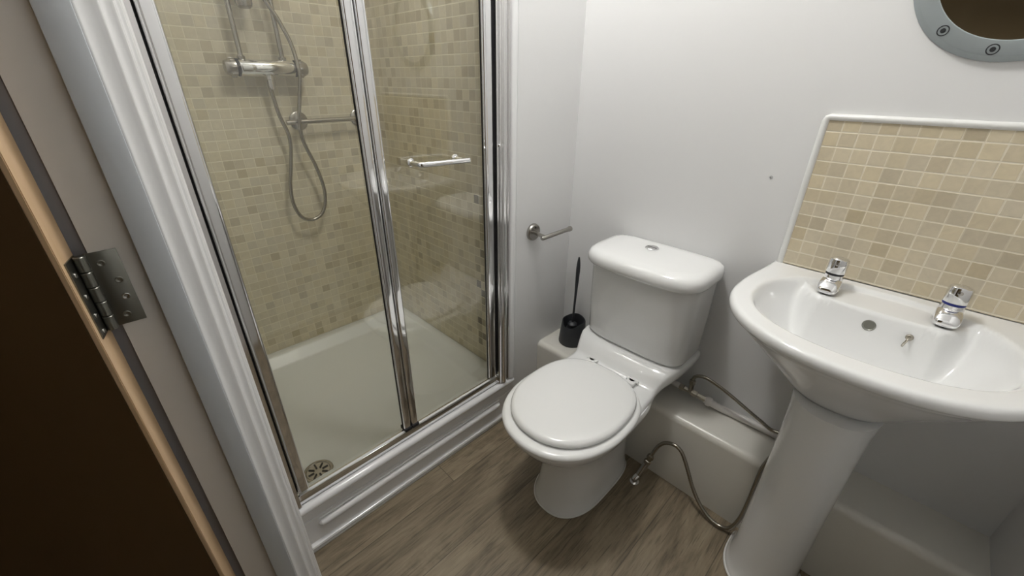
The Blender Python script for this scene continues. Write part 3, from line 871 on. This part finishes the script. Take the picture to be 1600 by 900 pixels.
# taps
def make_tap(x):
    y, z = -0.082, top_z(x, -0.082)
    t = thing('basin_tap', '', 'tap', (x, y, z), 'chrome pillar taps on the basin')
    bm = bmn(); lathe(bm, [(0.022, -0.002), (0.0225, 0.003), (0.0215, 0.006), (0.0205, 0.012), (0.0205, 0.026), (0.019, 0.036), (0.0185, 0.0415)], (x, y, z), seg=36)
    obj('body', bm, 'chrome', t)
    bm = bmn()
    secs = []
    for yy, w, zt, zb in ((.010, .0195, .036, .006), (-.010, .0212, .0355, .004), (-.022, .0215, .033, .003), (-.033, .021, .0285, .002), (-.041, .0195, .0225, .002), (-.046, .0165, .0175, .0035), (-.048, .011, .0135, .006)):
        zc, hh = (zt + zb) / 2, (zt - zb) / 2
        secs.append([Vector((x + w * math.copysign(abs(math.cos(a)) ** .75, math.cos(a)), y + yy, z + zc + hh * math.copysign(abs(math.sin(a)) ** .75, math.sin(a)))) for a in [2 * math.pi * k / 24 for k in range(24)]])
    loft(bm, secs)
    sp = obj('spout', bm, 'chrome', t, smooth=50)
    bm = bmn(); lathe(bm, [(0.008, 0), (0.008, 0.003), (0.006, 0.0035)], (x, y - .034, z + .0035), (0, 0, -1), 18)
    sub('outlet', bm, 'rubber', sp)
    bm = bmn(); lathe(bm, [(0.0180, 0), (0.0186, 0.001), (0.0186, 0.004), (0.018, 0.005)], (x, y, z + .041), seg=36)
    obj('ring', bm, 'mark', t)
    ax = Vector((0, .10, 1)).normalized()
    bm = bmn(); lathe(bm, [(0.0188, 0), (0.0194, 0.003), (0.0200, 0.026), (0.0190, 0.033), (0.0150, 0.0365), (0.006, 0.0385), (0, 0.039)], (x, y, z + .0455), ax, 36)
    hdl = obj('handle', bm, 'chrome', t)
    bm = bmn(); lathe(bm, [(0.0045, 0), (0.0045, 0.002), (0.002, 0.003)], (x, y - .0165, z + .071), (0, -1, .1), 16)
    sub('indicator', bm, 'brushed', hdl)
    return t
def copy_thing(t, shift, label):
    c = t.copy(); COL.objects.link(c); c.location = Vector(t.location) + Vector(shift); c['label'] = label
    for ch in list(t.children):
        k = ch.copy(); COL.objects.link(k); k.parent = c
        for g in ch.children:
            s = g.copy(); COL.objects.link(s); s.parent = k
    return c
tap = make_tap(0.862)
tap['label'] = 'chrome basin tap with black ring, the one nearer the toilet'
tap2 = copy_thing(tap, (0.208, 0, 0), 'chrome basin tap with blue ring, the one farther from the toilet')
for ch in tap2.children:
    if ch.name.startswith('ring'):
        ch.data = ch.data.copy(); ch.data.materials[0] = M['blue']; ch['label'] = 'blue ring'

# splashback with white edge trim
spl = thing('splashback', 'beige stone mosaic splashback with white edge trim on the wall above the basin', 'splashback', (1.03, -0.003, 0.835))
obj('mosaic_panel', B(0.7345, XR - 0.001, -0.008, -0.0005, 0.8345, 1.1985), 'mosaic_splash', spl, smooth=0)
bm = bmn()
def bead(bm, a, b, r=0.008):
    tube(bm, [a, b], r, 14)
tube(bm, [(0.731, -0.006, 0.830), (0.731, -0.006, 1.196), (0.7335, -0.006, 1.202), (0.739, -0.006, 1.2045), (XR - 0.002, -0.006, 1.2045)], 0.0075, 14)
et = obj('edge_trim', bm, 'silicone', spl, smooth=60); et['label'] = 'white rounded edge trim'

# mirror
MX, MZ = 0.973, 1.487
mir = thing('round_mirror', 'round porthole style mirror with grey screwed frame above the splashback', 'mirror', (MX, 0.0, MZ - 0.173))
bm = bmn(); prof = [(0.1385, 0.010), (0.1385, 0.0135), (0.1400, 0.0145), (0.1630, 0.0145), (0.1650, 0.0138), (0.1740, 0.0020), (0.1740, 0.0005)]
q = Vector((0, 0, 1)).rotation_difference(Vector((0, -1, 0)))
rings = []
for r, h in prof:
    rings.append([Vector((MX + r * math.cos(a), -h, MZ + r * math.sin(a))) for a in [2 * math.pi * k / 120 for k in range(120)]])
rings.append([Vector((MX + .13 * math.cos(a), -.0005, MZ + .13 * math.sin(a))) for a in [2 * math.pi * k / 120 for k in range(120)]])
loft(bm, rings, cap0=False, cap1=False)
mf = obj('frame', bm, 'mirror_frame', mir, smooth=30)
bm = bmn(); lathe(bm, [(0.1392, 0.006), (0.1392, 0.0105)], (MX, 0, MZ), (0, -1, 0), 120)
obj('mirror_glass', bm, 'mirror', mir)
for k in range(11):
    a = math.radians(263.0 - 360.0 / 11 * k)
    c3 = Vector((MX + 0.1545 * math.cos(a), -0.0145, MZ + 0.1545 * math.sin(a)))
    bm = bmn(); tube_ring(bm, c3 + Vector((0, -0.0002, 0)), 0.0084, 0.0009)
    sc = sub('screw', bm, 'mark', mf)
    bm = bmn(); lathe(bm, [(0.0042, -0.0002), (0.0042, 0.0010), (0.0014, 0.0010), (0.0012, 0.0005), (0, 0.0005)], c3, (0, -1, 0), 20)
    s2 = sub('screw_centre', bm, 'mark', mir)

# wall plug left in the wall
bm = bmn(); lathe(bm, [(0.0045, -0.004), (0.0048, 0.0010), (0.0030, 0.0012), (0.0024, 0.0), (0, 0.0)], (0.650, 0, 1.050), (0, -1, 0), 18)
tag(obj('wall_plug', bm, 'plug_grey'), 'small pale wall plug in the white wall left of the splashback', 'wall plug')

# ================================================================== PIPES
# inlet pipe, isolating valve and hose beside the cistern
inlet = thing('cistern_supply_pipe', 'white pipe with isolating valve running along the top of the boxing', 'pipe', (0.62, -0.05, 0.288))
bm = bmn(); tube(bm, [(0.46, -0.055, 0.335), (0.575, -0.058, 0.328)], 0.0095, 16); obj('white_pipe', bm, 'plastic_white', inlet)
bm = bmn(); tube(bm, smooth_path([(0.655, -0.050, 0.318), (0.70, -0.040, 0.306), (0.74, -0.032, 0.3005), (0.80, -0.030, 0.300), (0.92, -0.030, 0.300)], 6), 0.0115, 16)
lathe(bm, [(0.015, 0), (0.0165, 0.004), (0.0165, 0.012), (0.014, 0.016)], (0.660, -0.0495, 0.317), (1, .2, -.25), 20)
obj('white_pipe', bm, 'plastic_white', inlet)
bm = bmn()
lathe(bm, [(0.0125, 0), (0.0125, 0.014), (0.009, 0.016), (0.009, 0.040), (0.0125, 0.042), (0.0125, 0.060), (0.009, 0.062), (0.009, 0.09)], (0.568, -0.058, 0.3285), (1, .06, -.10), 6)
lathe(bm, [(0.008, 0), (0.008, 0.030), (0.0105, 0.032), (0.0105, 0.046), (0.008, 0.05)], (0.605, -0.056, 0.326), (0, 0, 1), 6)
obj('isolating_valve', bm, 'brass', inlet, smooth=25)
bm = bmn()
pth = resample(smooth_path([(0.605, -0.056, 0.368), (0.607, -0.058, 0.388), (0.620, -0.060, 0.402), (0.642, -0.060, 0.408), (0.675, -0.060, 0.402), (0.72, -0.060, 0.388), (0.765, -0.060, 0.370), (0.82, -0.060, 0.348), (0.87, -0.06, 0.335), (0.93, -0.06, 0.38), (0.95, -0.06, 0.60)], 8), 0.004)
tube(bm, pth, 0.0058, 12, rib=0.03)
tag(obj('braided_hose', bm, 'steel_hose', smooth=60), 'braided steel hose arching from the cistern valve to behind the pedestal', 'hose')

# floor elbow with hose to the basin
elb = thing('floor_supply_pipe', 'chrome elbow pipe rising from the floor beside the toilet foot', 'pipe', (0.555, -0.25, 0.0))
bm = bmn(); lathe(bm, [(0.016, 0), (0.016, 0.004), (0.009, 0.008)], (0.556, -0.252, 0.0), seg=24)
tube(bm, smooth_path([(0.556, -0.252, 0.002), (0.556, -0.252, 0.016), (0.559, -0.244, 0.024), (0.562, -0.236, 0.030)], 6), 0.0105, 16)
obj('elbow', bm, 'chrome', elb)
bm = bmn(); tube(bm, [(0.560, -0.241, 0.025), (0.571, -0.212, 0.078)], 0.0105, 16); obj('riser', bm, 'brushed', elb)
bm = bmn(); lathe(bm, [(0.0125, 0), (0.0125, 0.012), (0.0095, 0.014), (0.0095, 0.020), (0.012, 0.022), (0.012, 0.034), (0.008, 0.04)], (0.5705, -0.2135, 0.076), (.20, .28, 1), 6); obj('nut', bm, 'brass', elb, smooth=25)
bm = bmn()
pth = resample(smooth_path([(0.577, -0.204, 0.110), (0.583, -0.199, 0.135), (0.593, -0.197, 0.165), (0.612, -0.197, 0.193), (0.640, -0.198, 0.206), (0.664, -0.198, 0.198), (0.684, -0.199, 0.170), (0.704, -0.202, 0.135), (0.728, -0.206, 0.092), (0.760, -0.210, 0.050), (0.800, -0.213, 0.020), (0.835, -0.213, 0.013), (0.862, -0.210, 0.030), (0.876, -0.203, 0.080), (0.880, -0.196, 0.15), (0.880, -0.187, 0.23), (0.8805, -0.178, 0.29), (0.893, -0.162, 0.35), (0.915, -0.145, 0.43), (0.925, -0.12, 0.52), (0.93, -0.10, 0.62)], 8), 0.004)
tube(bm, pth, 0.0062, 12, rib=0.03)
tag(obj('braided_hose', bm, 'steel_hose', smooth=60), 'braided steel hose looping over the floor from the elbow and up beside the pedestal', 'hose')

# ceiling lamp that lights the room (a shallow opal dish round the light)
lamp = thing('ceiling_lamp', 'shallow white ceiling lamp above the middle of the bathroom', 'lamp', (LIGHT_POS[0], LIGHT_POS[1], H))
bm = bmn(); lathe(bm, [(0.10, 0), (0.10, -0.012), (0.0, -0.012)], (LIGHT_POS[0], LIGHT_POS[1], H), seg=40)
obj('base', bm, 'lamp', lamp)
